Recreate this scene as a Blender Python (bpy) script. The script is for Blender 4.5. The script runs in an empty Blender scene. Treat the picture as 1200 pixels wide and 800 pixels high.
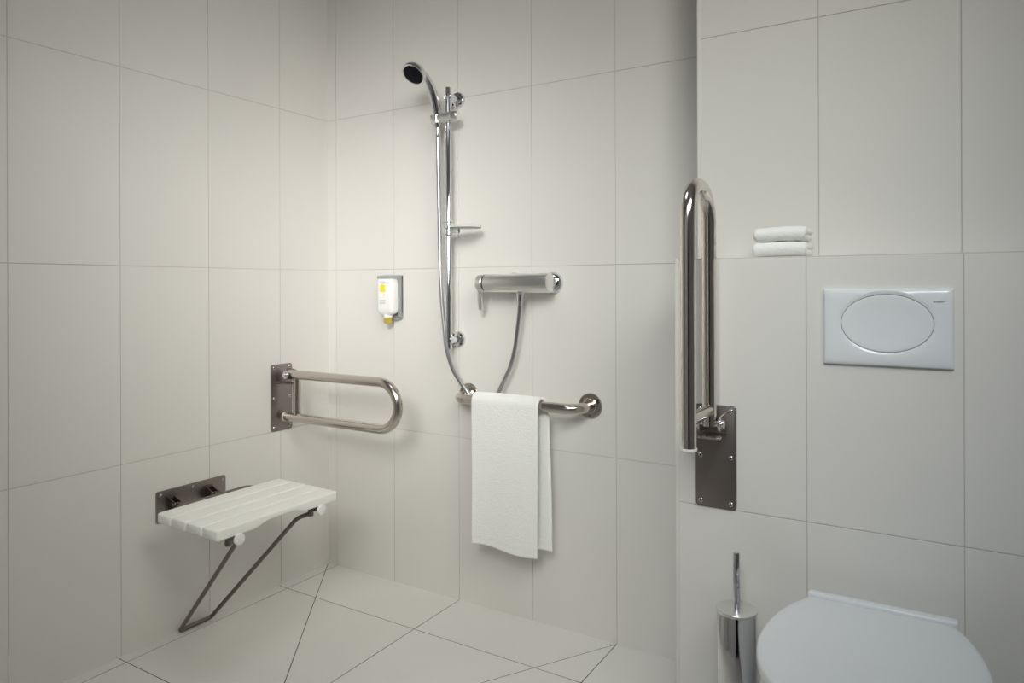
import bpy, bmesh, math, random
from mathutils import Vector, Matrix, noise
random.seed(7)
scene = bpy.context.scene
COL = scene.collection
PI = math.pi

# ------------------------------------------------------------------ materials
def mat(name, color, rough=.5, metal=0., **k):
    m = bpy.data.materials.new(name); m.use_nodes = True
    b = m.node_tree.nodes['Principled BSDF']
    b.inputs['Base Color'].default_value = (*color, 1)
    b.inputs['Roughness'].default_value = rough
    b.inputs['Metallic'].default_value = metal
    for kk, v in k.items():
        b.inputs[kk].default_value = v
    return m

def add_bump(m, scale, strength, dist=.001, detail=4, kind='noise', stretch=None):
    nt = m.node_tree; b = nt.nodes['Principled BSDF']
    tc = nt.nodes.new('ShaderNodeTexCoord')
    mp = nt.nodes.new('ShaderNodeMapping')
    if stretch: mp.inputs['Scale'].default_value = stretch
    n = nt.nodes.new('ShaderNodeTexNoise')
    n.inputs['Scale'].default_value = scale; n.inputs['Detail'].default_value = detail
    bp = nt.nodes.new('ShaderNodeBump')
    bp.inputs['Strength'].default_value = strength; bp.inputs['Distance'].default_value = dist
    nt.links.new(tc.outputs['Object'], mp.inputs['Vector'])
    nt.links.new(mp.outputs['Vector'], n.inputs['Vector'])
    nt.links.new(n.outputs['Fac'], bp.inputs['Height'])
    nt.links.new(bp.outputs['Normal'], b.inputs['Normal'])
    return n

def add_mottle(m, c1, c2, scale, stretch=None):
    nt = m.node_tree; b = nt.nodes['Principled BSDF']
    tc = nt.nodes.new('ShaderNodeTexCoord'); mp = nt.nodes.new('ShaderNodeMapping')
    if stretch: mp.inputs['Scale'].default_value = stretch
    n = nt.nodes.new('ShaderNodeTexNoise'); n.inputs['Scale'].default_value = scale
    n.inputs['Detail'].default_value = 5
    r = nt.nodes.new('ShaderNodeValToRGB')
    r.color_ramp.elements[0].position = .3; r.color_ramp.elements[1].position = .7
    r.color_ramp.elements[0].color = (*c1, 1); r.color_ramp.elements[1].color = (*c2, 1)
    nt.links.new(tc.outputs['Object'], mp.inputs['Vector']); nt.links.new(mp.outputs['Vector'], n.inputs['Vector'])
    nt.links.new(n.outputs['Fac'], r.inputs['Fac']); nt.links.new(r.outputs['Color'], b.inputs['Base Color'])

M_TILE = mat('wall_tile', (.77, .75, .72), .45)
add_mottle(M_TILE, (.762, .745, .715), (.778, .761, .73), 3.0)
add_bump(M_TILE, 14, .03, .002, 3)
M_FTILE = mat('floor_tile', (.66, .64, .58), .5)
add_mottle(M_FTILE, (.775, .765, .735), (.80, .79, .76), 4.0)
add_bump(M_FTILE, 60, .08, .001, 4)
M_GROUT = mat('wall_grout', (.60, .575, .54), .9)
M_DTILE = mat('grey_tile', (.56, .545, .53), .4)
M_FGROUT = mat('floor_grout', (.12, .11, .095), .9)
M_TRIM = mat('edge_trim', (.78, .765, .73), .4)
M_PLASTER = mat('ceiling_plaster', (.42, .42, .42), .9)
add_bump(M_PLASTER, 80, .1, .001)
M_CHROME = mat('chrome', (.70, .71, .74), .07, 1.)
M_CHROME_SATIN = mat('satin_chrome', (.80, .80, .79), .3, 1.)
M_HOSE = mat('chrome_hose', (.46, .46, .48), .3, 1.)
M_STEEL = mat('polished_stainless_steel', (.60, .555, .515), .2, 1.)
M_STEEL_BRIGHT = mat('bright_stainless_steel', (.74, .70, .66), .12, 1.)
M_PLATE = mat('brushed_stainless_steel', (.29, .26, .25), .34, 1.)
add_bump(M_PLATE, 30, .15, .0005, 3, stretch=(1, 1, 14))
M_LEG = mat('dark_steel_tube', (.21, .18, .165), .3, 1.)
M_HOLE = mat('dark_recess', (.02, .02, .022), .5)
M_BLACK = mat('black_rubber_nozzles', (.004, .004, .008), .55, 0., **{'Specular IOR Level': .15})
M_SEAT = mat('white_seat_plastic', (.93, .93, .895), .4)
M_CAP = mat('white_plastic_cap', (.88, .88, .87), .35)
M_CERAMIC = mat('white_ceramic', (.84, .86, .88), .12)
M_LID = mat('white_toilet_lid', (.80, .83, .86), .22)
M_FLUSH = mat('white_flush_plastic', (.80, .83, .86), .2)
M_BOTTLE = mat('white_bottle_plastic', (.88, .88, .86), .3)
M_GREY = mat('grey_holder_plastic', (.36, .37, .39), .4)
M_YELLOW = mat('yellow_label_print', (.86, .78, .05), .5)
M_PRINT = mat('grey_label_print', (.42, .43, .42), .6)
M_PINKP = mat('red_label_print', (.65, .25, .2), .6)
M_SOAP = mat('amber_nozzle', (.72, .56, .08), .2, 0., **{'Transmission Weight': .35})
M_CLEAR = mat('clear_plastic', (.95, .97, .96), .06, 0., **{'Transmission Weight': .93, 'IOR': 1.3})
M_TERRY = mat('white_terry_cloth', (.94, .945, .92), .95, 0., **{'Sheen Weight': .3})
add_bump(M_TERRY, 260, .8, .003, 3)
M_LETTER = mat('grey_lettering', (.22, .23, .24), .5)
M_DOOR = mat('dark_oak_door', (.09, .062, .045), .45)
add_mottle(M_DOOR, (.07, .046, .033), (.12, .085, .06), 5, stretch=(8, 8, .6))
M_DARKHALL = mat('hall_paint', (.05, .06, .11), .8)

# ------------------------------------------------------------------ helpers
def link(name, me, parent=None, m=None):
    o = bpy.data.objects.new(name, me); COL.objects.link(o)
    if m is not None:
        for x in (m if isinstance(m, (list, tuple)) else [m]): me.materials.append(x)
    if parent is not None: o.parent = parent
    return o

def obj(name, bm, m, parent=None, smooth=35):
    me = bpy.data.meshes.new(name)
    bmesh.ops.recalc_face_normals(bm, faces=bm.faces[:])
    bm.to_mesh(me); bm.free()
    if smooth:
        me.shade_smooth()
        me.set_sharp_from_angle(angle=math.radians(smooth))
    return link(name, me, parent, m)

def thing(name, label, cat, loc=(0, 0, 0), group=None, rotz=0):
    o = bpy.data.objects.new(name, None); COL.objects.link(o)
    o.empty_display_size = .05
    o.location = loc; o.rotation_euler = (0, 0, rotz); o['label'] = label; o['category'] = cat
    if group: o['group'] = group
    return o

def tag(o, label, cat, group=None):
    o['label'] = label; o['category'] = cat
    if group: o['group'] = group
    return o

def struct(o, label=None):
    o['kind'] = 'structure'
    if label: o['label'] = label
    return o

def box(bm, x0, x1, y0, y1, z0, z1, bev=0., seg=2):
    r = bmesh.ops.create_cube(bm, size=1)
    vs = r['verts']
    for v in vs:
        v.co = Vector(((x0+x1)/2 + v.co.x*(x1-x0), (y0+y1)/2 + v.co.y*(y1-y0), (z0+z1)/2 + v.co.z*(z1-z0)))
    if bev:
        es = list({e for v in vs for e in v.link_edges})
        bmesh.ops.bevel(bm, geom=es, offset=bev, segments=seg, affect='EDGES', profile=.5)
    return bm

def lathe(bm, profile, origin, axis, seg=40):
    """profile: list of (distance along axis, radius)"""
    ax = Vector(axis).normalized()
    a = ax.orthogonal().normalized(); b = ax.cross(a)
    o = Vector(origin); rings = []
    for (t, r) in profile:
        if r < 1e-6:
            rings.append([bm.verts.new(o + ax*t)])
        else:
            rings.append([bm.verts.new(o + ax*t + (a*math.cos(2*PI*i/seg) + b*math.sin(2*PI*i/seg))*r) for i in range(seg)])
    for A, B in zip(rings, rings[1:]):
        for i in range(seg):
            j = (i+1) % seg
            if len(A) == 1 and len(B) == 1: continue
            if len(A) == 1: bm.faces.new((A[0], B[i], B[j]))
            elif len(B) == 1: bm.faces.new((A[i], B[0], A[j]))
            else: bm.faces.new((A[i], B[i], B[j], A[j]))
    if len(rings[0]) > 1: bm.faces.new(rings[0])
    if len(rings[-1]) > 1: bm.faces.new(list(reversed(rings[-1])))
    return bm

def fillet(pts, radii, n=10):
    """round the inner corners of a polyline"""
    out = [Vector(pts[0])]
    for i in range(1, len(pts)-1):
        p0, p, p1 = Vector(pts[i-1]), Vector(pts[i]), Vector(pts[i+1])
        r = radii[i-1] if isinstance(radii, (list, tuple)) else radii
        d0 = (p0-p).normalized(); d1 = (p1-p).normalized()
        ang = d0.angle(d1)
        if r <= 0 or ang > PI-.01: out.append(p); continue
        t = r/math.tan(ang/2)
        c = p + (d0+d1).normalized()*(r/math.sin(ang/2))
        a = p+d0*t-c; b = p+d1*t-c
        th_ = a.angle(b)
        for k in range(n+1):
            f = k/n
            out.append(c + (a*math.sin((1-f)*th_) + b*math.sin(f*th_))/math.sin(th_))
    out.append(Vector(pts[-1]))
    return out

def catmull(pts, n=12):
    P = [Vector(p) for p in pts]
    P = [2*P[0]-P[1]] + P + [2*P[-1]-P[-2]]
    out = []
    for i in range(1, len(P)-2):
        for k in range(n):
            t = k/n
            out.append(.5*((2*P[i]) + (P[i+1]-P[i-1])*t + (2*P[i-1]-5*P[i]+4*P[i+1]-P[i+2])*t*t + (3*P[i]-P[i-1]-3*P[i+1]+P[i+2])*t**3))
    out.append(P[-2])
    return out

def tube(bm, pts, r, seg=20, cap=True, sx=1., up=None):
    """sweep a circle (radius number or list) along pts"""
    P = [Vector(p) for p in pts]
    n = len(P); rr = r if isinstance(r, (list, tuple)) else [r]*n
    T = []
    for i in range(n):
        a = P[max(0, i-1)]; b = P[min(n-1, i+1)]
        T.append((b-a).normalized())
    nrm = (Vector(up) - T[0]*T[0].dot(Vector(up))).normalized() if up else T[0].orthogonal().normalized()
    rings = []
    for i in range(n):
        if i: nrm = (T[i-1].rotation_difference(T[i]) @ nrm).normalized()
        bn = T[i].cross(nrm)
        rings.append([bm.verts.new(P[i] + (nrm*math.cos(2*PI*k/seg) + bn*sx*math.sin(2*PI*k/seg))*rr[i]) for k in range(seg)])
    for A, B in zip(rings, rings[1:]):
        for k in range(seg):
            j = (k+1) % seg
            bm.faces.new((A[k], A[j], B[j], B[k]))
    if cap:
        bm.faces.new(list(reversed(rings[0]))); bm.faces.new(rings[-1])
    return bm

def prism(bm, poly, base, u, v, w, bev=0.):
    """poly in (u,v), extruded from base along w (vector with length)"""
    u, v, w, base = map(Vector, (u, v, w, base))
    A = [bm.verts.new(base + u*p[0] + v*p[1]) for p in poly]
    B = [bm.verts.new(base + u*p[0] + v*p[1] + w) for p in poly]
    f = [bm.faces.new(A), bm.faces.new(list(reversed(B)))]
    n = len(poly)
    for i in range(n):
        f.append(bm.faces.new((A[i], B[i], B[(i+1) % n], A[(i+1) % n])))
    if bev:
        es = list(f[0].edges)+list(f[1].edges)
        bmesh.ops.bevel(bm, geom=es, offset=bev, segments=3, affect='EDGES', profile=.5)
    return bm

def rrect(w, h, r, n=6, cx=0, cy=0):
    pts = []
    for (sx, sy, a0) in ((1, 1, 0), (-1, 1, 90), (-1, -1, 180), (1, -1, 270)):
        for k in range(n+1):
            a = math.radians(a0 + 90*k/n)
            pts.append((cx+sx*(w/2-r)+r*math.cos(a), cy+sy*(h/2-r)+r*math.sin(a)))
    return pts

# ------------------------------------------------------------------ tiled surfaces
GAP = .0018
def clip_inset(poly, d):
    """inset a convex ccw polygon by d"""
    n = len(poly); out = []
    lines = []
    for i in range(n):
        a = Vector(poly[i]); b = Vector(poly[(i+1) % n])
        t = (b-a).normalized(); nn = Vector((-t.y, t.x))
        lines.append((a+nn*d, t))
    for i in range(n):
        (p, r), (q, s) = lines[i-1], lines[i]
        c = r.x*s.y-r.y*s.x
        if abs(c) < 1e-9: out.append(q); continue
        k = ((q-p).x*s.y-(q-p).y*s.x)/c
        out.append(p+r*k)
    return out

def tiles(bm, polys, base, u, v, nrm, gap=GAP, bev=.0006, th=.006):
    base, u, v, nrm = map(Vector, (base, u, v, nrm))
    for poly in polys:
        o = clip_inset(poly, gap/2)
        i_ = clip_inset(poly, gap/2+bev)
        L0 = [bm.verts.new(base+u*p.x+v*p.y-nrm*th) for p in o]
        L1 = [bm.verts.new(base+u*p.x+v*p.y-nrm*bev) for p in o]
        L2 = [bm.verts.new(base+u*p.x+v*p.y) for p in i_]
        n = len(o)
        for k in range(n):
            j = (k+1) % n
            bm.faces.new((L0[k], L0[j], L1[j], L1[k])).material_index = 1; bm.faces.new((L1[k], L1[j], L2[j], L2[k]))
        bm.faces.new(L2)

def grid_polys(us, vs):
    return [[(a, c), (b, c), (b, d), (a, d)] for a, b in zip(us, us[1:]) for c, d in zip(vs, vs[1:])]

def tiled_wall(name, us, vs, base, u, v, nrm, depth=.05, mats=(M_TILE, M_GROUT), ggap=GAP):
    bm = bmesh.new()
    tiles(bm, grid_polys(us, vs), base, u, v, nrm, gap=ggap)
    nt = len(bm.faces)
    b = Vector(base)-Vector(nrm)*.0016
    poly = [(us[0], vs[0]), (us[-1], vs[0]), (us[-1], vs[-1]), (us[0], vs[-1])]
    prism(bm, poly, b, u, v, -Vector(nrm)*depth)
    bm.faces.ensure_lookup_table()
    for f in bm.faces[nt:]: f.material_index = 1
    return struct(obj(name, bm, list(mats), smooth=0))

ZC = 2.52
ROWS = [-.004, .576, 1.176, 1.776, 2.376, ZC]
YB = -2.95; XR = 3.3
ycuts = [-.0025, .24] + [.24+.3*k for k in range(1, 10)] + [-YB]
tiled_wall('wall_left', ycuts, ROWS, (0, 0, 0), (0, -1, 0), (0, 0, 1), (1, 0, 0))
tiled_wall('wall_back', [-.0025, .046, .346, .646, .946, 1.246, 1.545], ROWS, (0, 0, 0), (1, 0, 0), (0, 0, 1), (0, -1, 0))
XE = 1.545
xc = [XE+.0090, 1.85, 2.15, 2.45, 2.75, 3.05, XR]
# projecting toilet wall: full-height upper wall and deeper ledge below
tiled_wall('wall_toilet_upper', xc, [1.1765, 1.776, 2.376, ZC], (0, -.14, 0), (1, 0, 0), (0, 0, 1), (0, -1, 0), depth=.13)
tiled_wall('wall_toilet_lower', xc, [-.004, .576, 1.174], (0, -.33, 0), (1, 0, 0), (0, 0, 1), (0, -1, 0), depth=.18)
bm = bmesh.new()
tiles(bm, grid_polys([XE+.001]+xc[1:], [.14, .3285]), (0, 0, 1.1765), (1, 0, 0), (0, -1, 0), (0, 0, 1))
struct(obj('wall_ledge_top', bm, [M_TILE, M_GROUT], smooth=0))
# returns facing the shower
bm = bmesh.new()
tiles(bm, grid_polys([0, .1385], [1.1765, 1.776, 2.376, ZC]), (XE+.0005, 0, 0), (0, -1, 0), (0, 0, 1), (-1, 0, 0))
tiles(bm, grid_polys([0, .3285], [0, .576, 1.1755]), (XE+.0005, 0, 0), (0, -1, 0), (0, 0, 1), (-1, 0, 0))
struct(obj('wall_return', bm, [M_TILE, M_GROUT], smooth=0))
def corner_trim(name, y, z0, z1):
    bm = bmesh.new()
    box(bm, XE, XE+.0098, y+.0002, y+.012, z0, z1, .0016, 3)
    struct(obj(name, bm, M_TRIM))
corner_trim('trim_1', -.33, 0, 1.176)
corner_trim('trim_2', -.14, 1.1775, ZC)
# right wall and rear wall with a doorway (behind the camera, seen in the chrome)
tiled_wall('wall_right', [0.33]+[.6*k for k in range(1, 5)]+[-YB], ROWS, (XR, 0, 0), (0, -1, 0), (0, 0, 1), (-1, 0, 0), mats=(M_DTILE, M_FGROUT))
DX0, DX1, DZ = 2.12, 2.78, 2.05
bm = bmesh.new()
tiles(bm, grid_polys([0, .6, 1.2, 1.8, DX0], ROWS[:-1]+[ZC]), (0, YB, 0), (1, 0, 0), (0, 0, 1), (0, 1, 0))
tiles(bm, grid_polys([DX1, XR], ROWS), (0, YB, 0), (1, 0, 0), (0, 0, 1), (0, 1, 0))
tiles(bm, grid_polys([DX0, DX1], [DZ, ZC]), (0, YB, 0), (1, 0, 0), (0, 0, 1), (0, 1, 0))
box(bm, 0, DX0, YB-.08, YB-.004, 0, ZC); box(bm, DX1, XR, YB-.08, YB-.004, 0, ZC); box(bm, DX0, DX1, YB-.08, YB-.004, DZ, ZC)
struct(obj('wall_rear', bm, [M_DTILE, M_FGROUT], smooth=0))
bm = bmesh.new()
box(bm, DX0-.07, DX0, YB-.09, YB+.015, 0, DZ+.07, .004); box(bm, DX1, DX1+.07, YB-.09, YB+.015, 0, DZ+.07, .004)
box(bm, DX0, DX1, YB-.09, YB+.015, DZ, DZ+.07, .004)
struct(obj('trim_3', bm, M_DOOR))
bm = bmesh.new()
HX0, HX1, HY0, HY1 = DX0-.3, DX1+.3, YB-1.4, YB-.09
box(bm, HX0-.05, HX1+.05, HY0-.05, HY0, 0, 2.4); box(bm, HX0-.05, HX0, HY0, HY1, 0, 2.4); box(bm, HX1, HX1+.05, HY0, HY1, 0, 2.4)
box(bm, HX0, HX1, HY0, HY1, 2.35, 2.4); box(bm, HX0, HX1, HY0, HY1, -.05, 0)
struct(obj('wall_hall', bm, M_DARKHALL, smooth=0))
bm = bmesh.new()
box(bm, -.05, XR+.05, YB-.09, .05, ZC, ZC+.05)
struct(obj('ceiling', bm, M_PLASTER, smooth=0))

# floor: 60 cm tiles cut along two fall lines towards the drain point
def split(poly, p, d):
    """split polygon by infinite line p + t d"""
    A, B = [], []
    n = len(poly)
    side = lambda q: (q[0]-p[0])*d[1]-(q[1]-p[1])*d[0]
    for i in range(n):
        a, b = poly[i], poly[(i+1) % n]; sa, sb = side(a), side(b)
        if sa >= -1e-9: A.append(a)
        if sa <= 1e-9: B.append(a)
        if sa*sb < -1e-14:
            t = sa/(sa-sb); q = (a[0]+(b[0]-a[0])*t, a[1]+(b[1]-a[1])*t); A.append(q); B.append(q)
    return A, B
def area(p): return abs(sum(p[i-1][0]*p[i][1]-p[i][0]*p[i-1][1] for i in range(len(p))))/2
fx = [-.0025, .045, .645, 1.245, 1.845, 2.445, 3.045, XR]
fy = [YB-.09, -2.65, -2.05, -1.45, -.85, -.25, .0025]
polys = grid_polys(fx, fy)
drain = (.703, -.897)
for start in ((0.0, -.005), (1.245, 0.0)):
    d = (drain[0]-start[0], drain[1]-start[1])
    new = []
    for p in polys:
        cx = sum(q[0] for q in p)/len(p); cy = sum(q[1] for q in p)/len(p)
        if cy > -.85 and (start[0] > 1 and .645 < cx < 1.245 or start[0] < 1 and cx < .645):
            a, b = split(p, start, d)
            if len(a) > 2 and len(b) > 2 and area(a) > 2e-4 and area(b) > 2e-4: new += [a, b]; continue
        new.append(p)
    polys = new
bm = bmesh.new()
tiles(bm, polys, (0, 0, 0), (1, 0, 0), (0, 1, 0), (0, 0, 1), gap=.0026, bev=.0006)
nt = len(bm.faces)
box(bm, 0, XR, YB-.09, 0, -.06, -.0018)
bm.faces.ensure_lookup_table()
for f in bm.faces[nt:]: f.material_index = 1
struct(obj('floor', bm, [M_FTILE, M_FGROUT], smooth=0))

# ------------------------------------------------------------------ hinged grab rails
def grab_rail(name, label, loc, rotz, up, reach, gap=.158):
    """local frame: +x = out of the wall, z = up, origin on wall surface at floor level"""
    t = thing(name, label, 'grab rail', loc, rotz=rotz)
    px, pz = .055, .788
    bm = bmesh.new()
    prism(bm, rrect(.097, .246, .007, cx=0, cy=.7005), (0, 0, 0), (0, 1, 0), (0, 0, 1), (.005, 0, 0), .0012)
    pl = obj('mounting_plate', bm, M_PLATE, t)
    for (yy, zz) in ((-.036, .811), (.036, .811), (-.036, .70), (.036, .70), (-.036, .590), (.036, .590)):
        bm = bmesh.new()
        lathe(bm, [(.0045, .0058), (.0070, .0054), (.0082, .0040), (.0078, .0026)], (0, yy, zz), (1, 0, 0), 20)
        s = obj('screw', bm, M_CHROME, pl)
        bm = bmesh.new()
        lathe(bm, [(.0070, .0027), (.0086, .0024)], (0, yy, zz), (1, 0, 0), 6)
        obj('screw_socket', bm, M_HOLE, pl)
    # hinge bracket: two cheeks, a bottom shelf and the bolt
    bm = bmesh.new()
    for s in (-1, 1):
        poly = [(0, -.026), (.050, -.020), (.060, -.014), (.064, -.002), (.060, .009), (.050, .015), (0, .022)]
        prism(bm, [(p[0]+.004, p[1]) for p in poly], (0, s*.0235-.0025, pz), (1, 0, 0), (0, 0, 1), (0, .005, 0), .001)
    box(bm, .004, .066, -.026, .026, pz-.036, pz-.031, .001)
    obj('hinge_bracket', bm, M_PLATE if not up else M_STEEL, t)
    bm = bmesh.new()
    lathe(bm, [(-.034, .0), (-.036, .006), (-.033, .0095), (-.028, .0095), (-.028, .0135), (-.024, .0135), (-.024, .007), (.024, .007), (.024, .0135), (.028, .0135), (.028, .0095), (.035, .0095), (.036, 0)], (px, 0, pz), (0, 1, 0), 24)
    obj('hinge_bolt', bm, M_CHROME, t)
    # swinging frame, drawn folded down, then rotated about the bolt
    def R(p):
        dx, dz = p[0]-px, p[2]-pz
        if up: dx, dz = -dz, dx
        return (px+dx, p[1], pz+dz)
    lo = pz-gap; rc = gap/2
    pts = [(px-.006, 0, pz), (px+reach-rc-.016, 0, pz)]
    for k in range(1, 24):
        a = PI/2-PI*k/24
        pts.append((px+reach-rc-.016+rc*math.cos(a), 0, pz-rc+rc*math.sin(a)))
    pts += [(px+reach-rc-.016, 0, lo), (px-.028, 0, lo)]
    bm = bmesh.new(); tube(bm, [R(p) for p in pts], .0165, 32)
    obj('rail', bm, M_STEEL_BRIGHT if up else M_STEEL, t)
    bm = bmesh.new()
    a, b = R((px-.027, 0, lo)), R((px-.034, 0, lo))
    d = Vector(b)-Vector(a)
    lathe(bm, [(0, .0178), (.005, .0178), (.0068, .016), (.0072, 0)], a, d, 32)
    obj('end_cap', bm, M_CAP, t)
    bm = bmesh.new()
    c0, c1 = (px+.031, 0, pz-.012), (px+.031, 0, lo+.012)
    tube(bm, [R(c0), R(c1)], .0140, 20)
    obj('cross_brace', bm, M_STEEL, t)
    return t
grab_rail('folding_grab_rail', 'stainless steel U-shaped grab rail folded down on the left wall above the shower seat', (0, -.238, 0), 0, False, .530)
grab_rail('folding_grab_rail', 'stainless steel U-shaped grab rail folded upright on the wall beside the toilet', (1.6465, -.33, 0), -PI/2, True, .562)

# ------------------------------------------------------------------ fixed grab bar on the back wall
t = thing('grab_bar', 'straight steel grab bar between two round flanges, carrying the white towel', 'grab bar', (0, 0, 0))
gz, gy = .731, -.090
pts = fillet([(.691, -.004, gz), (.691, gy, gz), (1.159, gy, gz), (1.159, -.004, gz)], .05, 12)
bm = bmesh.new(); tube(bm, pts, .0163, 32); obj('rail', bm, M_STEEL, t)
for gx in (.691, 1.159):
    bm = bmesh.new()
    lathe(bm, [(0, .0405), (.003, .0405), (.0055, .0385), (.0065, .030), (.0062, .0265)], (gx, 0, gz), (0, -1, 0), 48)
    lathe(bm, [(.004, .0235), (.011, .0235), (.0125, .0215), (.0125, .0165)], (gx, 0, gz), (0, -1, 0), 40)
    fl = obj('flange', bm, M_STEEL, t)
    for k in range(3):
        a = math.radians(30+120*k)
        bm = bmesh.new()
        lathe(bm, [(.006, .0055), (.0078, .005), (.0086, .003)], (gx+.0305*math.cos(a), 0, gz+.0305*math.sin(a)), (0, -1, 0), 16)
        obj('screw', bm, M_HOLE if k == 0 else M_PLATE, fl)

# ------------------------------------------------------------------ shower riser rail
BX, BY = .648, -.060
t = thing('shower_riser_rail', 'slim vertical chrome shower rail on the back wall with slider and clear dish', 'shower rail', (0, 0, 0))
bm = bmesh.new()
lathe(bm, [(.893, 0), (.893, .0085), (.895, .0105), (1.798, .0105), (1.801, .0085), (1.801, 0)], (BX, BY, 0), (0, 0, 1), 28)
obj('rail', bm, M_CHROME, t)
for bz in (1.769, .924):
    bm = bmesh.new()
    lathe(bm, [(0, .0285), (.004, .0285), (.009, .026), (.012, .020), (.014, .0135), (.040, .0125), (.052, .0145), (.066, .0145), (.068, .012), (.068, 0)], (BX, 0, bz), (0, -1, 0), 40)
    br = obj('wall_bracket', bm, M_CHROME, t)
    for k in range(4):
        a = PI/4+PI/2*k
        bm = bmesh.new()
        lathe(bm, [(.0085, .0042), (.0125, .0036)], (BX+.0215*math.cos(a), 0, bz+.0215*math.sin(a)), (0, -1, 0), 12)
        obj('screw', bm, M_HOLE, br)
bm = bmesh.new()
SZ = 1.697
lathe(bm, [(.583, 0), (.583, .013), (.586, .0165), (.6225, .0175), (.623, .0165), (.625, .0165), (.6255, .0175), (.669, .0175), (.6695, .0165), (.671, .0165), (.6715, .0175), (.691, .0172), (.695, .0145), (.695, 0)], (0, BY-.006, SZ), (1, 0, 0), 40)
lathe(bm, [(-.016, .0145), (.014, .0155), (.0142, .0)], (.606, BY-.010, SZ), (0, 0, 1), 28)
sl = obj('slider', bm, M_CHROME_SATIN, t)
# dish with its clamp
bm = bmesh.new()
dz = 1.305
poly = []
for k in range(48):
    a = 2*PI*k/48
    poly.append((.728+.064*abs(math.cos(a))**.75*math.copysign(1, math.cos(a)), -.088+.048*abs(math.sin(a))**.75*math.copysign(1, math.sin(a))))
def ring(bm, poly, z, s=1., cx=.728, cy=-.088):
    return [bm.verts.new((cx+(p[0]-cx)*s, cy+(p[1]-cy)*s, z)) for p in poly]
R_ = [ring(bm, poly, dz, .86), ring(bm, poly, dz+.001, .97), ring(bm, poly, dz+.011, 1.0), ring(bm, poly, dz+.011, .975), ring(bm, poly, dz+.003, .945), ring(bm, poly, dz+.0025, .85)]
bm.faces.new(R_[0])
for A, B in zip(R_, R_[1:]):
    for k in range(48): bm.faces.new((A[k], A[(k+1) % 48], B[(k+1) % 48], B[k]))
bm.faces.new(R_[-1])
obj('soap_dish', bm, M_CLEAR, t)
bm = bmesh.new()
lathe(bm, [(1.288, .0112), (1.288, .018), (1.290, .0195), (1.332, .0195), (1.334, .018), (1.334, .0112)], (BX, BY, 0), (0, 0, 1), 32)
box(bm, BX+.012, BX+.040, BY-.013, BY+.013, 1.295, 1.306, .002)
obj('dish_clamp', bm, M_CLEAR, t)

# ------------------------------------------------------------------ hand shower
t = thing('hand_shower', 'chrome hand shower with black nozzle face clipped at the top of the riser rail', 'shower head', (.606, BY-.010, 1.66))
def rel(p): return (p[0]-.606, p[1]-(BY-.010), p[2]-1.66)
hx = .606
tilt = math.radians(40)
n = Vector((-.05, -math.sin(tilt), -math.cos(tilt))).normalized()      # facing down and out
hc = Vector((.602, -.190, 1.822))
bm = bmesh.new()
path = catmull([(hx, -.066, 1.664), (hx, -.069, 1.70), (hx, -.078, 1.745), (.605, -.098, 1.79), (.604, -.128, 1.825), (.603, -.162, 1.846)], 8)
N = len(path)
rad = [.0112 + .0050*math.sin(min(1, i/(N-1)*1.1)*PI)**1 + .0012*(i/(N-1)) for i in range(N)]
tube(bm, [rel(p) for p in path], rad, 24)
obj('handle', bm, M_CHROME, t)
bm = bmesh.new()
lathe(bm, [(-.030, 0), (-.029, .012), (-.024, .026), (-.015, .037), (-.006, .0415), (.000, .0425), (.004, .0415), (.0055, .0385), (.0045, .0355)], rel(hc), n, 48)
hd = obj('spray_head', bm, M_CHROME, t)
bm = bmesh.new()
lathe(bm, [(.002, .0360), (.0052, .0355), (.0062, .030), (.0068, 0)], rel(hc), n, 48)
ax = n; a_ = ax.orthogonal().normalized(); b_ = ax.cross(a_)
for rr, cnt in ((.008, 6), (.016, 12), (.024, 18), (.031, 24)):
    for k in range(cnt):
        an = 2*PI*k/cnt
        o = Vector(rel(hc)) + (a_*math.cos(an)+b_*math.sin(an))*rr
        lathe(bm, [(.006, .0012), (.0082, .0009), (.0083, 0)], o, n, 6)
obj('nozzle_face', bm, M_BLACK, t)
# hose
HP = [(.6065, -.066, 1.664), (.607, -.066, 1.60), (.613, -.070, 1.45), (.620, -.075, 1.30), (.627, -.079, 1.15), (.634, -.080, 1.05), (.643, -.081, .97), (.653, -.080, .895), (.670, -.070, .828), (.699, -.053, .772),
      (.733, -.042, .728), (.768, -.038, .706), (.800, -.038, .708), (.832, -.043, .742), (.862, -.048, .790), (.893, -.053, .845), (.915, -.060, .905), (.930, -.066, .975), (.940, -.070, 1.04), (.944, -.071, 1.088)]
path = catmull(HP, 30)
# resample finely so the metal spiral can be modelled as small ribs
L = [0]
for a, b in zip(path, path[1:]): L.append(L[-1]+(b-a).length)
tot = L[-1]; step = .0016; res = []; j = 0
for k in range(int(tot/step)+1):
    s = k*step
    while j < len(L)-2 and L[j+1] < s: j += 1
    f = (s-L[j])/(L[j+1]-L[j]); res.append(path[j].lerp(path[j+1], f))
bm = bmesh.new()
tube(bm, res, [.0072 if k % 2 else .0066 for k in range(len(res))], 12)
ho = obj('shower_hose', bm, M_HOSE, None, smooth=60)
tag(ho, 'flexible metal shower hose looping from hand shower down to the mixer', 'hose')
bm = bmesh.new()
tube(bm, [(.6065, -.066, 1.668), (.6067, -.066, 1.640), (.607, -.066, 1.632)], [.0092, .0098, .0080], 20)
obj('hose_nut', bm, M_CHROME, ho)
bm = bmesh.new()
tube(bm, [(.944, -.071, 1.092), (.943, -.071, 1.075), (.9415, -.0705, 1.055), (.9405, -.0702, 1.048)], [.0105, .0115, .0092, .0078], 20)
obj('hose_nut', bm, M_CHROME, ho)

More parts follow.
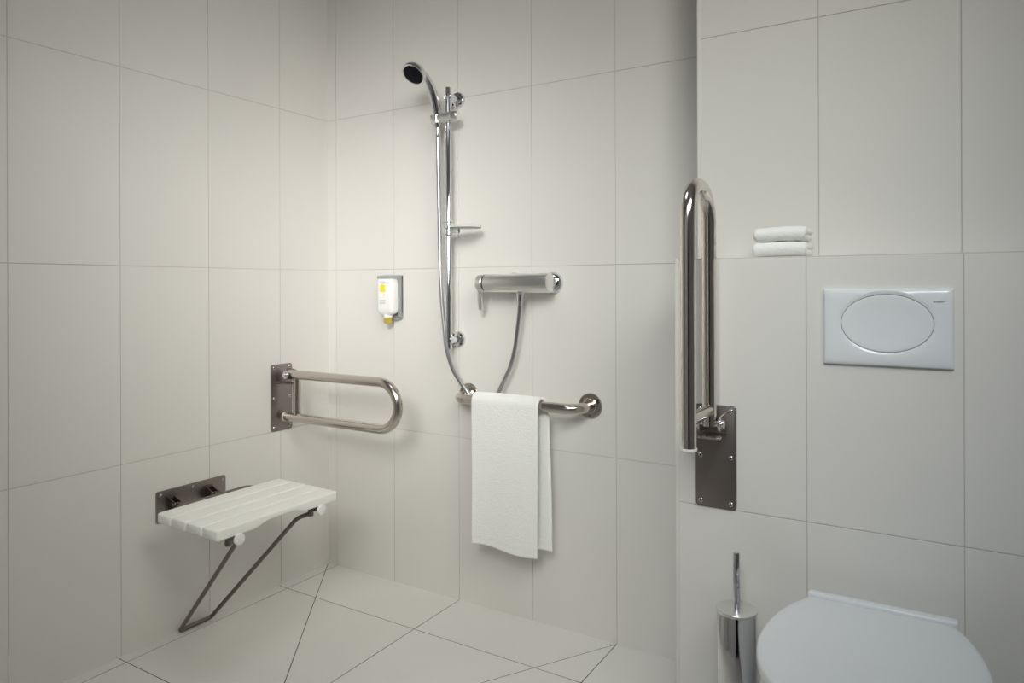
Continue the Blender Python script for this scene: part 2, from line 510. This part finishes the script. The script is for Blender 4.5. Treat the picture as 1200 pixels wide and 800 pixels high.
# ------------------------------------------------------------------ shower mixer
t = thing('shower_mixer', 'chrome cylindrical shower mixer with hanging lever on the back wall', 'shower tap', (0, 0, 0))
my, mz = -.072, 1.121
bm = bmesh.new()
lathe(bm, [(.812, 0), (.812, .0265), (.814, .0290), (.818, .0300), (1.050, .0315), (1.0535, .0308), (1.055, .0285), (1.0555, 0)], (0, my, mz), (1, 0, 0), 56)
lathe(bm, [(.020, .014), (.034, .0135), (.037, .012), (.037, 0)], (.944, my, mz), (0, 0, -1), 28)
obj('body', bm, M_CHROME_SATIN, t)
bm = bmesh.new()
lathe(bm, [(.8075, 0), (.8075, .0268), (.8125, .0268), (.8125, 0)], (0, my, mz), (1, 0, 0), 48)
obj('gap_ring', bm, M_HOLE, t)
bm = bmesh.new()
lathe(bm, [(.779, 0), (.779, .0215), (.782, .0255), (.788, .0285), (.8055, .0300), (.808, .0285), (.808, 0)], (0, my, mz), (1, 0, 0), 48)
kn = obj('control_knob', bm, M_CHROME_SATIN, t)
bm = bmesh.new()
pl = [(.789, my-.004, mz-.022), (.7895, my-.006, mz-.050), (.792, my-.012, mz-.088)]
for k in range(1):
    prism(bm, [(-.0075, 0), (.0075, 0), (.0070, -.062), (.0055, -.066), (-.0045, -.066), (-.0060, -.062)], (.791, my-.010, mz-.024), (1, 0, 0), (0.06, -.12, 1), (0, .010, 0), .0015)
obj('lever', bm, M_CHROME_SATIN, kn)
for ux in (.878, 1.028):
    bm = bmesh.new()
    lathe(bm, [(0, .0352), (.005, .0352), (.011, .033), (.017, .0275), (.021, .0215), (.022, .016), (.060, .0155)], (ux, 0, mz), (0, -1, 0), 44)
    obj('wall_union', bm, M_CHROME, t)

# ------------------------------------------------------------------ soap dispenser
t = thing('soap_dispenser', 'white bottle with yellow square label in a grey wall holder left of the shower rail', 'soap dispenser', (.354, 0, 0))
bm = bmesh.new()
poly = [(-.038, 1.150), (.038, 1.150), (.038, 1.010), (.034, .988), (.020, .984), (-.020, .984), (-.034, .988), (-.038, 1.010)]
prism(bm, poly, (0, .001, 0), (1, 0, 0), (0, 0, 1), (0, -.013, 0), .002)
prism(bm, [(0, 1.152), (-.020, 1.154), (-.060, 1.150), (-.060, 1.140), (-.012, 1.141), (0, 1.139)], (-.038, 0, 0), (0, 1, 0), (0, 0, 1), (.076, 0, 0), .0015)
prism(bm, [(0, 1.141), (-.034, 1.141), (-.024, 1.10), (-.022, 1.04), (-.026, 1.02), (-.026, 1.00), (0, .992)], (.032, 0, 0), (0, 1, 0), (0, 0, 1), (.006, 0, 0), .0015)
prism(bm, [(0, 1.141), (-.034, 1.141), (-.024, 1.10), (-.022, 1.04), (-.026, 1.02), (-.026, 1.00), (0, .992)], (-.038, 0, 0), (0, 1, 0), (0, 0, 1), (.006, 0, 0), .0015)
obj('wall_holder', bm, M_GREY, t)
bm = bmesh.new()
cy = -.0425
rr = [(1.1385, .030, .010), (1.1395, .0345, .0185), (1.134, .0368, .0218), (1.06, .0368, .0218), (1.028, .0366, .0216), (1.016, .0345, .020), (1.010, .029, .0165), (1.006, .017, .014)]
rings = []
for (z, hx_, hy_) in rr:
    rings.append([bm.verts.new((p[0], cy+p[1], z)) for p in rrect(2*hx_, 2*hy_, min(hx_, hy_)*.55, 5)])
for A, B in zip(rings, rings[1:]):
    for k in range(len(A)): bm.faces.new((A[k], A[(k+1) % len(A)], B[(k+1) % len(A)], B[k]))
bm.faces.new(rings[0]); bm.faces.new(rings[-1])
bo = obj('bottle', bm, M_BOTTLE, t)
bm = bmesh.new()
lathe(bm, [(1.008, 0), (1.008, .0155), (.998, .0160), (.997, .0150), (.978, .0145), (.974, .0125), (.974, 0)], (0, cy, 0), (0, 0, 1), 32)
nz = obj('nozzle', bm, M_SOAP, bo)
bm = bmesh.new()
lathe(bm, [(1.010, 0), (1.010, .0168), (1.006, .0172), (.998, .0172), (.9965, .0168), (.9965, 0)], (0, cy, 0), (0, 0, 1), 32)
obj('collar', bm, M_CAP, bo)
fy_ = cy-.0222
bm = bmesh.new()
prism(bm, rrect(.0250, .0270, .002, 3, -.006, 1.1035), (0, fy_+.0008, 0), (1, 0, 0), (0, 0, 1), (0, -.0009, 0))
obj('label_square', bm, M_YELLOW, bo)
bm = bmesh.new()
rnd = random.Random(3)
def stroke_line(x0, x1, z, h, gap=.0012):
    x = x0
    while x < x1:
        w = rnd.uniform(.0015, .004)
        box(bm, x, min(x+w, x1), fy_-.0001, fy_+.0008, z, z+h*rnd.uniform(.8, 1))
        x += w+gap
stroke_line(-.020, .006, 1.1265, .0026); stroke_line(-.016, .004, 1.1215, .0016)
obj('label_print', bm, M_PRINT, bo)
bm = bmesh.new()
for k in range(4): stroke_line(-.021, .007, 1.060-k*.0042, .0017)
obj('label_print', bm, M_PRINT, bo)
bm = bmesh.new(); box(bm, -.001, .0012, fy_-.0001, fy_+.0008, 1.0775, 1.0825)
obj('label_mark', bm, M_PINKP, bo)

# ------------------------------------------------------------------ folding shower seat
SY = -.606
t = thing('folding_shower_seat', 'white slatted plastic shower seat folded out from the left wall on a bent steel leg', 'shower seat', (0, SY, 0))
bm = bmesh.new()
prism(bm, rrect(.250, .100, .006, cx=0, cy=.416), (0, 0, 0), (0, 1, 0), (0, 0, 1), (.005, 0, 0), .001)
pl = obj('mounting_plate', bm, M_PLATE, t)
for (yy, zz) in ((-.112, .454), (0, .456), (.112, .454), (-.112, .378), (.112, .378)):
    bm = bmesh.new()
    lathe(bm, [(.0045, .0052), (.0072, .0048), (.0082, .003), (.0082, 0)], (0, yy, zz), (1, 0, 0), 16)
    obj('screw', bm, M_STEEL, pl)
for yy in (-.078, .057):
    bm = bmesh.new()
    box(bm, .005, .011, yy-.016, yy+.016, .395, .448, .0012)
    for s in (-1, 1):
        prism(bm, [(.005, -.020), (.020, -.020), (.047, -.008), (.050, 0), (.045, .008), (.030, .012), (.005, .022)], (0, yy+s*.011-.0015, .424), (1, 0, 0), (0, 0, 1), (0, .003, 0))
    lathe(bm, [(-.018, 0), (-.018, .006), (.018, .006), (.018, 0)], (.040, yy, .424), (0, 1, 0), 16)
    obj('hinge', bm, M_LEG, t)
# U-shaped seat frame tube
bm = bmesh.new()
fl = fillet([(.432, -.152, .409), (.22, -.152, .412), (.118, -.152, .437), (.118, .152, .437), (.22, .152, .412), (.432, .152, .409)], [.1, .045, .045, .1], 10)
tube(bm, fl, .0095, 20)
for yy in (-.078, .057):
    tube(bm, [(.040, yy, .424), (.118, yy, .434)], .0075, 14)
obj('frame', bm, M_LEG, t)
for yy in (-.152, .152):
    bm = bmesh.new()
    lathe(bm, [(0, .0135), (.003, .0165), (.0075, .0172), (.0105, .0160), (.012, .012), (.0125, 0)], (.434, yy, .409), (1, 0, -.035), 32)
    obj('end_cap', bm, M_CAP, t)
    bm = bmesh.new()
    lathe(bm, [(-.010, .0095), (-.010, .0135), (.010, .0135), (.010, .0095)], (.392, yy, .4105), (1, 0, -.035), 24)
    lathe(bm, [(0, .0), (0, .009), (.022, .009), (.023, .007), (.023, 0)], (.392, yy, .404), (0, 0, -1), 20)
    obj('leg_clamp', bm, M_LEG, t)
bm = bmesh.new()
z1 = .389
lp = fillet([(.392, -.158, z1), (.380, -.108, z1-.004), (.020, -.057, .0085), (.020, .057, .0085), (.380, .108, z1-.004), (.392, .158, z1)], [.025, .012, .012, .025], 8)
tube(bm, lp, .0068, 16)
obj('support_leg', bm, M_LEG, t)
# slatted seat
sx0, sx1 = .163, .440; sw = sx1-sx0
gapw = .0065; nsl = 4; w = (sw-(nsl-1)*gapw)/nsl; th = .029; hl = .222
bm = bmesh.new()
for i in range(nsl):
    a = sx0+i*(w+gapw)
    rs = []
    NY = 40
    # section rings along the length: rounded ends, arch under the front slat
    ys = [-hl, -hl+.0012, -hl+.004, -hl+.008] + [-hl+.008+(2*hl-.016)*k/NY for k in range(1, NY)] + [hl-.008, hl-.004, hl-.0012, hl]
    for y in ys:
        e = min(abs(y+hl), abs(hl-y))
        ins = 0 if e >= .008 else .008-math.sqrt(max(0, .008**2-(.008-e)**2))
        ins = max(0, ins); 
        insx = ins*(1.0 if i in (0, nsl-1) else .45)
        low = th
        if i >= nsl-1:
            u = abs(y)/.085
            low = th - .013*(.5+.5*math.cos(PI*min(1, max(0, (u-.45)/.75))))
        x0_, x1_ = a+(insx if i == 0 else ins*.3), a+w-(insx if i == nsl-1 else ins*.3)
        top = 0-ins*.45; bot = -low+ins*.45
        r = .0038
        sec = []
        for (cx_, cz_, a0) in ((x1_-r, top-r, 0), (x0_+r, top-r, 90), (x0_+r, bot+r, 180), (x1_-r, bot+r, 270)):
            for k in range(5):
                an = math.radians(a0+90*k/4); sec.append((cx_+r*math.cos(an), cz_+r*math.sin(an)))
        rs.append([bm.verts.new((p[0], y, .455+p[1]-(p[0]-sx0)*.018)) for p in sec])
    for A, B in zip(rs, rs[1:]):
        for k in range(len(A)): bm.faces.new((A[k], A[(k+1) % len(A)], B[(k+1) % len(A)], B[k]))
    bm.faces.new(rs[0]); bm.faces.new(rs[-1])
# webs joining the slats just under the surface
for i in range(nsl-1):
    a = sx0+i*(w+gapw)+w-.002
    zt = .455-(a-sx0)*.018
    box(bm, a, a+gapw+.004, -hl+.012, hl-.012, zt-.025, zt-.014)
obj('slatted_seat', bm, M_SEAT, t)

# ------------------------------------------------------------------ towels
def cloth_from_path(name, path, x0, x1, th, nx=40, wav=.0015, mat_=M_TERRY, parent=None, seed=0, skew=None, loc=(0, 0, 0), hem=None):
    """path: list of (y,z) midline; swept along x; closed surface with rounded edges"""
    P = [Vector((p[0], p[1])) for p in path]
    n = len(P); Nn = []
    for i in range(n):
        t_ = (P[min(n-1, i+1)]-P[max(0, i-1)]).normalized(); Nn.append(Vector((-t_.y, t_.x)))
    L = [0]
    for a, b in zip(P, P[1:]): L.append(L[-1]+(b-a).length)
    tot = L[-1]; h = th/2
    bm = bmesh.new()
    def pt(i, u, s):
        # s = +1 / -1 side
        e = min(u, 1-u)*(x1-x0)
        el = min(L[i], tot-L[i])
        k = 1.
        if e < h: k = math.sqrt(max(0, 1-(1-e/h)**2))
        if el < h: k = min(k, math.sqrt(max(0, 1-(1-el/h)**2)))
        x = x0+(x1-x0)*u
        sk = skew(L[i]/tot, u) if skew else (0, 0, 0)
        nz_ = noise.noise(Vector((x*9+seed, L[i]*6, seed*1.7)))*wav
        fine = noise.noise(Vector((x*60+seed, L[i]*60, 3*s)))*th*.05
        hm = 1.
        if hem and (el < hem and abs(el-hem) < .003): hm = .8
        q = P[i] + Nn[i]*(s*(h*k*hm+fine*k)+nz_)
        return Vector((x+sk[0]+loc[0], q.x+sk[1]+loc[1], q.y+sk[2]+loc[2]))
    us = [0, .15*h/(x1-x0), .5*h/(x1-x0), h/(x1-x0)] + [k/nx for k in range(1, nx)] + [1-h/(x1-x0), 1-.5*h/(x1-x0), 1-.15*h/(x1-x0), 1]
    us = sorted(set(us))
    F = [[bm.verts.new(pt(i, u, 1)) for u in us] for i in range(n)]
    B = [[bm.verts.new(pt(i, u, -1)) for u in us] for i in range(n)]
    m_ = len(us)
    for i in range(n-1):
        for j in range(m_-1):
            bm.faces.new((F[i][j], F[i+1][j], F[i+1][j+1], F[i][j+1]))
            bm.faces.new((B[i][j], B[i][j+1], B[i+1][j+1], B[i+1][j]))
    bmesh.ops.remove_doubles(bm, verts=bm.verts[:], dist=1e-6)
    be = [e for e in bm.edges if len(e.link_faces) == 1]
    if be:
        try: bmesh.ops.bridge_loops(bm, edges=be)
        except Exception: pass
    return obj(name, bm, mat_, parent, smooth=70)

def dense(pts, step):
    out = [Vector(pts[0])]
    for a, b in zip(pts, pts[1:]):
        a, b = Vector(a), Vector(b); k = max(1, int((b-a).length/step))
        for i in range(1, k+1): out.append(a.lerp(b, i/k))
    return out
def ends(L_, h):   # extra samples near both ends so the rolled edge is round
    a, b = L_[0], L_[1]; d = (b-a).normalized()
    pre = [a, a+d*h*.12, a+d*h*.4, a+d*h*.75]
    a2, b2 = L_[-1], L_[-2]; d2 = (b2-a2).normalized()
    post = [a2+d2*h*.75, a2+d2*h*.4, a2+d2*h*.12, a2]
    return pre + L_[1:-1] + post

TH = .011; rt = .0163+TH/2+.0026
path = [(gy-rt, .262), (gy-rt, gz)]
arc = [(gy-rt*math.cos(a), gz+rt*math.sin(a)) for a in [PI*k/14 for k in range(1, 14)]]
pth = [(gy-rt-.003, .262), (gy-rt-.002, .50), (gy-rt, gz-.02)] + [(gy-rt, gz)] + arc + [(gy+rt, gz), (gy+rt-.002, .50), (gy+rt-.004, .272)]
pth = ends(dense(pth, .008), TH/2)
def skew_t(s, u):
    # front layer hangs straight; lower corners sway very slightly
    f = max(0, 1-s/.45) if s < .45 else 0
    b = max(0, (s-.55)/.45)
    return (-.006*f*(u) + .004*math.sin(s*9)*(.3) + .010*b + (.013*min(1, max(0, (s-.5)*12))*u), .004*f*math.sin(u*PI*2.2), .004*f*math.sin(u*PI*2) - .004*f*u)
tw = cloth_from_path('bath_towel', pth, .781, 1.034, TH, 46, .002, skew=skew_t, seed=2, hem=.018)
tag(tw, 'white towel hanging folded over the steel grab bar', 'towel')

def washcloth(label, z, x0, x1, seed, dy=0.):
    th = .0172
    yb, yf = -.205, -.312+dy
    r = th/2
    pts = [(yb, z+r)] + [(yf+r*2, z+r)] + [(yf+r*2-2*r*.72*math.sin(a)*1.0, z+2*r-r*math.cos(a)) for a in [PI*k/10 for k in range(0, 11)]] + [(yb, z+3*r)]
    pts = ends(dense(pts, .005), r)
    # drop duplicates
    q = [pts[0]]
    for p in pts[1:]:
        if (p-q[-1]).length > 1e-5: q.append(p)
    def sk(s, u):
        return (.0035*math.sin(s*17+seed)*(u**3) - .003*math.cos(s*13)*((1-u)**3), 0, .0012*math.sin(u*5+seed)*(1 if s > .5 else .2))
    o = cloth_from_path('washcloth', q, x0, x1, th*.985, 30, .0008, seed=seed, skew=sk)
    tag(o, label, 'towel', None)
    return o
washcloth('small folded white washcloth lying directly on the tiled ledge, lower of the two', 1.1775, 1.730, 1.846, 5)
washcloth('small folded white washcloth on top of another one on the ledge', 1.2125, 1.7315, 1.8445, 11, .002)

# ------------------------------------------------------------------ flush plate
FY = -.33
t = thing('flush_plate', 'white rectangular flush plate with large oval button above the toilet', 'flush plate', (2.0105, FY, 1.0195))
bm = bmesh.new()
W2, H2 = .1225, .0825
cx0, cz0 = .0, .0085
# plate front with an oval opening
NO = 96
def oval(a, rx, rz): return (cx0+rx*math.cos(a), cz0+rz*math.sin(a))
def rectp(a, w_, h_):
    c, s = math.cos(a), math.sin(a); k = min(w_/abs(c) if abs(c) > 1e-9 else 1e9, h_/abs(s) if abs(s) > 1e-9 else 1e9)
    return (c*k, s*k)
angs = sorted([2*PI*k/NO for k in range(NO)] + [math.atan2(sz*H2, sx*W2) % (2*PI) for sx in (1, -1) for sz in (1, -1)])
def lay(f, y): return [bm.verts.new((f(a)[0], -y, f(a)[1])) for a in angs]
Ls = [lay(lambda a: rectp(a, W2, H2), -.001), lay(lambda a: rectp(a, W2, H2), .007), lay(lambda a: rectp(a, W2-.0006, H2-.0008), .0088), lay(lambda a: rectp(a, W2-.0026, H2-.0036), .0106),
      lay(lambda a: rectp(a, W2-.006, H2-.009), .0120), lay(lambda a: oval(a, .0965, .0700), .0128), lay(lambda a: oval(a, .0905, .0645), .0116), lay(lambda a: oval(a, .0885, .0626), .0106), lay(lambda a: oval(a, .0880, .0621), .0085)]
for A, B in zip(Ls, Ls[1:]):
    for k in range(len(angs)): bm.faces.new((A[k], A[(k+1) % len(angs)], B[(k+1) % len(angs)], B[k]))
obj('cover', bm, M_FLUSH, t, smooth=40)
bm = bmesh.new()
prism(bm, [oval(a, .0884, .0625) for a in angs], (0, -.0005, 0), (1, 0, 0), (0, 0, 1), (0, -.0085, 0))
obj('gap_recess', bm, M_GREY, t)
bm = bmesh.new()
Ls = [lay(lambda a: oval(a, .0868, .0609), .008), lay(lambda a: oval(a, .0868, .0609), .0103), lay(lambda a: oval(a, .0860, .0601), .0112), lay(lambda a: oval(a, .081, .0555), .0116), lay(lambda a: oval(a, .065, .043), .0100), lay(lambda a: oval(a, .035, .023), .0092)]
for A, B in zip(Ls, Ls[1:]):
    for k in range(len(angs)): bm.faces.new((A[k], A[(k+1) % len(angs)], B[(k+1) % len(angs)], B[k]))
bm.faces.new(Ls[-1]); bm.faces.new(Ls[0])
obj('oval_button', bm, M_FLUSH, t, smooth=40)
cu = bpy.data.curves.new('lettering', 'FONT'); cu.body = 'GEBERIT'; cu.size = .0036; cu.extrude = .0005; cu.align_x = 'LEFT'; cu.space_character = 1.12
tmp = bpy.data.objects.new('lettering_source', cu); COL.objects.link(tmp)
dg = bpy.context.evaluated_depsgraph_get(); dg.update()
me = bpy.data.meshes.new_from_object(tmp.evaluated_get(dg))
bpy.data.objects.remove(tmp)
wmax = max(v.co.x for v in me.vertices)
for v in me.vertices: v.co.x *= .0168/wmax
bm = bmesh.new(); bm.from_mesh(me)
for v in bm.verts: v.co = Vector((v.co.x, -v.co.z, v.co.y))
box(bm, -.0040, -.0014, -.0002, .0002, -.0002, .0026)
lt = obj('lettering', bm, M_LETTER, t, smooth=0)
lt.location = (.0905, -.0131, .0545)
lt.rotation_euler = (math.radians(0), 0, 0)

# ------------------------------------------------------------------ toilet
t = thing('toilet', 'white wall-hung toilet with its rounded lid closed', 'toilet', (2.0, -.33, 0))
def egg(y):   # half width of the lid at local distance y from the wall
    d = y-.300
    if d > 0: return .187*math.sqrt(max(0, 1-(d/.242)**2))
    return .187*math.sqrt(max(0, 1-(d/.303)**2))
def outline(s=1., n=36, back=.085, bx=None, off=0.):
    """closed outline, ccw from back left around the front"""
    pts = []
    a0 = math.acos(min(1, (.300-back)/.303))
    for k in range(n+1):        # left side back -> max width
        d = -(.300-back)*(1-k/n); pts.append((-egg(.300+d), .300+d))
    for k in range(1, 2*n):     # front half ellipse
        a = PI*k/(2*n); pts.append((-.187*math.cos(a), .300+.242*math.sin(a)))
    for k in range(n+1):
        d = -(.300-back)*(k/n); pts.append((egg(.300+d), .300+d))
    c = (0, .30)
    out = []
    for (x, y) in pts:
        vx, vy = x-c[0], y-c[1]; l = math.hypot(vx, vy)
        k = (l-off)/l*s
        out.append((c[0]+vx*k, max(c[1]+vy*k, back) if off >= 0 else c[1]+vy*k))
    return out
def loft(bm, layers, cap0=True, cap1=True):
    R = [[bm.verts.new(p) for p in L_] for L_ in layers]
    for A, B in zip(R, R[1:]):
        for k in range(len(A)): bm.faces.new((A[k], A[(k+1) % len(A)], B[(k+1) % len(A)], B[k]))
    if cap0: bm.faces.new(R[0])
    if cap1: bm.faces.new(list(reversed(R[-1])))
def lay3(o, z, dome=0): return [(x, -y, z) for x, y in o]
# lid
bm = bmesh.new()
lz = .4480
loft(bm, [lay3(outline(off=.004), lz-.026), lay3(outline(off=.001), lz-.024), lay3(outline(off=0), lz-.020), lay3(outline(off=0), lz-.008), lay3(outline(off=.0012), lz-.004), lay3(outline(off=.004), lz-.0014),
          lay3(outline(off=.009), lz-.0002), lay3(outline(off=.02), lz+.0006), lay3(outline(off=.06), lz+.0016), lay3(outline(off=.12), lz+.002)])
obj('lid', bm, M_LID, t, smooth=50)
bm = bmesh.new()
loft(bm, [lay3(outline(off=.010), lz-.048), lay3(outline(off=.006), lz-.046), lay3(outline(off=.005), lz-.031), lay3(outline(off=.009), lz-.0275)])
obj('seat_ring', bm, M_LID, t, smooth=50)
bm = bmesh.new()
box(bm, -.137, .139, -.083, -.060, lz-.040, lz+.0045, .005, 3)
obj('hinge_cover', bm, M_FLUSH, t)
# bowl
bm = bmesh.new()
def body(sx, yf, yb, z):
    """sx half width, front distance, back distance"""
    pts = []
    n = 40
    ym = yb+(yf-yb)*.52
    for k in range(9): pts.append((-sx*(.74+.26*math.sin(PI/2*k/8)), yb+(ym-yb)*k/8))
    for k in range(1, n):
        a = PI*k/n; pts.append((-sx*math.cos(a), ym+(yf-ym)*math.sin(a)**.92))
    for k in range(9): pts.append((sx*(.74+.26*math.sin(PI/2*(8-k)/8)), yb+(ym-yb)*(8-k)/8))
    return [(x, -y, z) for x, y in pts]
loft(bm, [body(.181, .535, -.001, .398), body(.183, .540, -.001, .390), body(.180, .535, -.001, .360), body(.168, .505, -.001, .310), body(.150, .450, -.001, .25), body(.130, .38, -.001, .19), body(.115, .31, -.001, .14), body(.100, .24, -.001, .105), body(.080, .19, -.001, .095)])
obj('bowl', bm, M_CERAMIC, t, smooth=50)

# ------------------------------------------------------------------ toilet brush
bx_, by_ = 1.714, -.412
bm = bmesh.new()
lathe(bm, [(0, 0), (0, .0425), (.002, .0435), (.374, .0435), (.3755, .0425), (.3755, .0405), (.010, .0405), (.010, 0)], (0, 0, 0), (0, 0, 1), 64)
h = obj('toilet_brush_holder', bm, M_CHROME); h.location = (bx_, by_, 0)
tag(h, 'tall chrome cylinder holding the toilet brush, standing on the floor left of the toilet', 'brush holder')
t = thing('toilet_brush', 'chrome toilet brush handle and round lid resting on the cylinder left of the toilet', 'toilet brush', (bx_, by_, .376))
bm = bmesh.new()
lathe(bm, [(0, 0), (0, .0445), (.001, .0452), (.004, .0452), (.0055, .0442), (.0062, .042), (.0064, .008), (.0064, 0)], (0, 0, 0), (0, 0, 1), 64)
obj('lid', bm, M_CHROME_SATIN, t)
bm = bmesh.new()
lathe(bm, [(.006, 0), (.006, .0078), (.130, .0078), (.132, .0068), (.1325, 0)], (0, 0, 0), (0, 0, 1), 28)
obj('handle', bm, M_CHROME, t)
bm = bmesh.new()
lathe(bm, [(-.36, 0), (-.355, .020), (-.33, .032), (-.29, .034), (-.27, .026), (-.265, .006), (0, .006)], (0, 0, 0), (0, 0, 1), 24)
obj('brush_head', bm, M_CAP, t)

# ------------------------------------------------------------------ lights
def area(name, loc, target, size, power, color, sy=None, spread=180, shape=None):
    l = bpy.data.lights.new(name, 'AREA'); l.energy = power; l.color = color
    l.shape = shape or ('RECTANGLE' if sy else 'DISK'); l.size = size
    if sy: l.size_y = sy
    l.spread = math.radians(spread)
    o = bpy.data.objects.new(name, l); COL.objects.link(o); o.location = loc
    o.rotation_euler = (Vector(target)-Vector(loc)).to_track_quat('-Z', 'Y').to_euler()
    return o
def spot(name, loc, target, power, color, ang, blend=1., r=.05):
    l = bpy.data.lights.new(name, 'SPOT'); l.energy = power; l.color = color
    l.spot_size = math.radians(ang); l.spot_blend = blend; l.shadow_soft_size = r
    o = bpy.data.objects.new(name, l); COL.objects.link(o); o.location = loc
    o.rotation_euler = (Vector(target)-Vector(loc)).to_track_quat('-Z', 'Y').to_euler()
    return o
area('ceiling_softlight', (2.48, -1.5, 2.34), (0.3, -0.02, 1.08), 1.0, 7.291, (1.000, 0.987, 0.877), spread=86)
area('fill_medium', (1.7, -2.46, 2.03), (0.42, -0.02, 0.95), 1.1, 0.600, (0.690, 1.000, 0.931), spread=52)  # added fill from behind the camera, no fixture of the room
area('fill_narrow', (1.7, -2.45, 2.03), (0.25, -0.02, 1.25), 1.0, 2.837, (1.000, 0.961, 0.939), spread=36)  # added fill, tight cone brightens the shower corner and lets the edges fall off
area('fill_low', (1.7, -2.44, 2.03), (0.6, -0.02, 0.35), 1.1, 1.330, (1.000, 0.931, 0.823), spread=46)  # added fill lifting the lower back wall and shower floor
area('overhead_fill', (1.0, -.95, 2.50), (1.0, -.95, 0), .5, 1.7, (.95, .95, 1.), spread=110)  # added overhead fill, mainly to brighten the shower floor
area('toilet_fill', (2.2, -2.4, 2.3), (1.9, -0.3, 0.8), 0.8, 2.335, (0.872, 0.950, 1.000), spread=54)  # added cool fill for the toilet wall
area('rear_wall_fill', (1.2, -2.2, 2.5), (1.1, -2.95, 1.0), 0.4, 3.622, (0.952, 0.966, 1.000), spread=90)  # added light on the unseen rear wall, brightens what the metal reflects

w = bpy.data.worlds.new('world'); scene.world = w; w.use_nodes = True
w.node_tree.nodes['Background'].inputs[0].default_value = (.5, .55, .6, 1)
w.node_tree.nodes['Background'].inputs[1].default_value = .25

# ------------------------------------------------------------------ camera
cam = bpy.data.cameras.new('camera'); co = bpy.data.objects.new('camera', cam); COL.objects.link(co)
cam.sensor_width = 36; cam.sensor_fit = 'HORIZONTAL'; cam.lens = 828.2165/1200*36
cam.shift_y = -(400-335.218)/1200; cam.clip_start = .02
F = Vector((-.523286419, .852156633, .000629925)); Rv = Vector((.85215082, .52328535, -.00338143)); U = Vector((.00321114, .00123267, .99999408))
mm = Matrix((( Rv.x, U.x, -F.x, 2.119132), (Rv.y, U.y, -F.y, -2.036506), (Rv.z, U.z, -F.z, 1.10906), (0, 0, 0, 1)))
co.matrix_world = mm
scene.camera = co

scene.view_settings.view_transform = 'Standard'
scene.view_settings.look = 'None'
scene.view_settings.gamma = 1
scene.view_settings.use_curve_mapping = False
scene.view_settings.exposure = 0.0
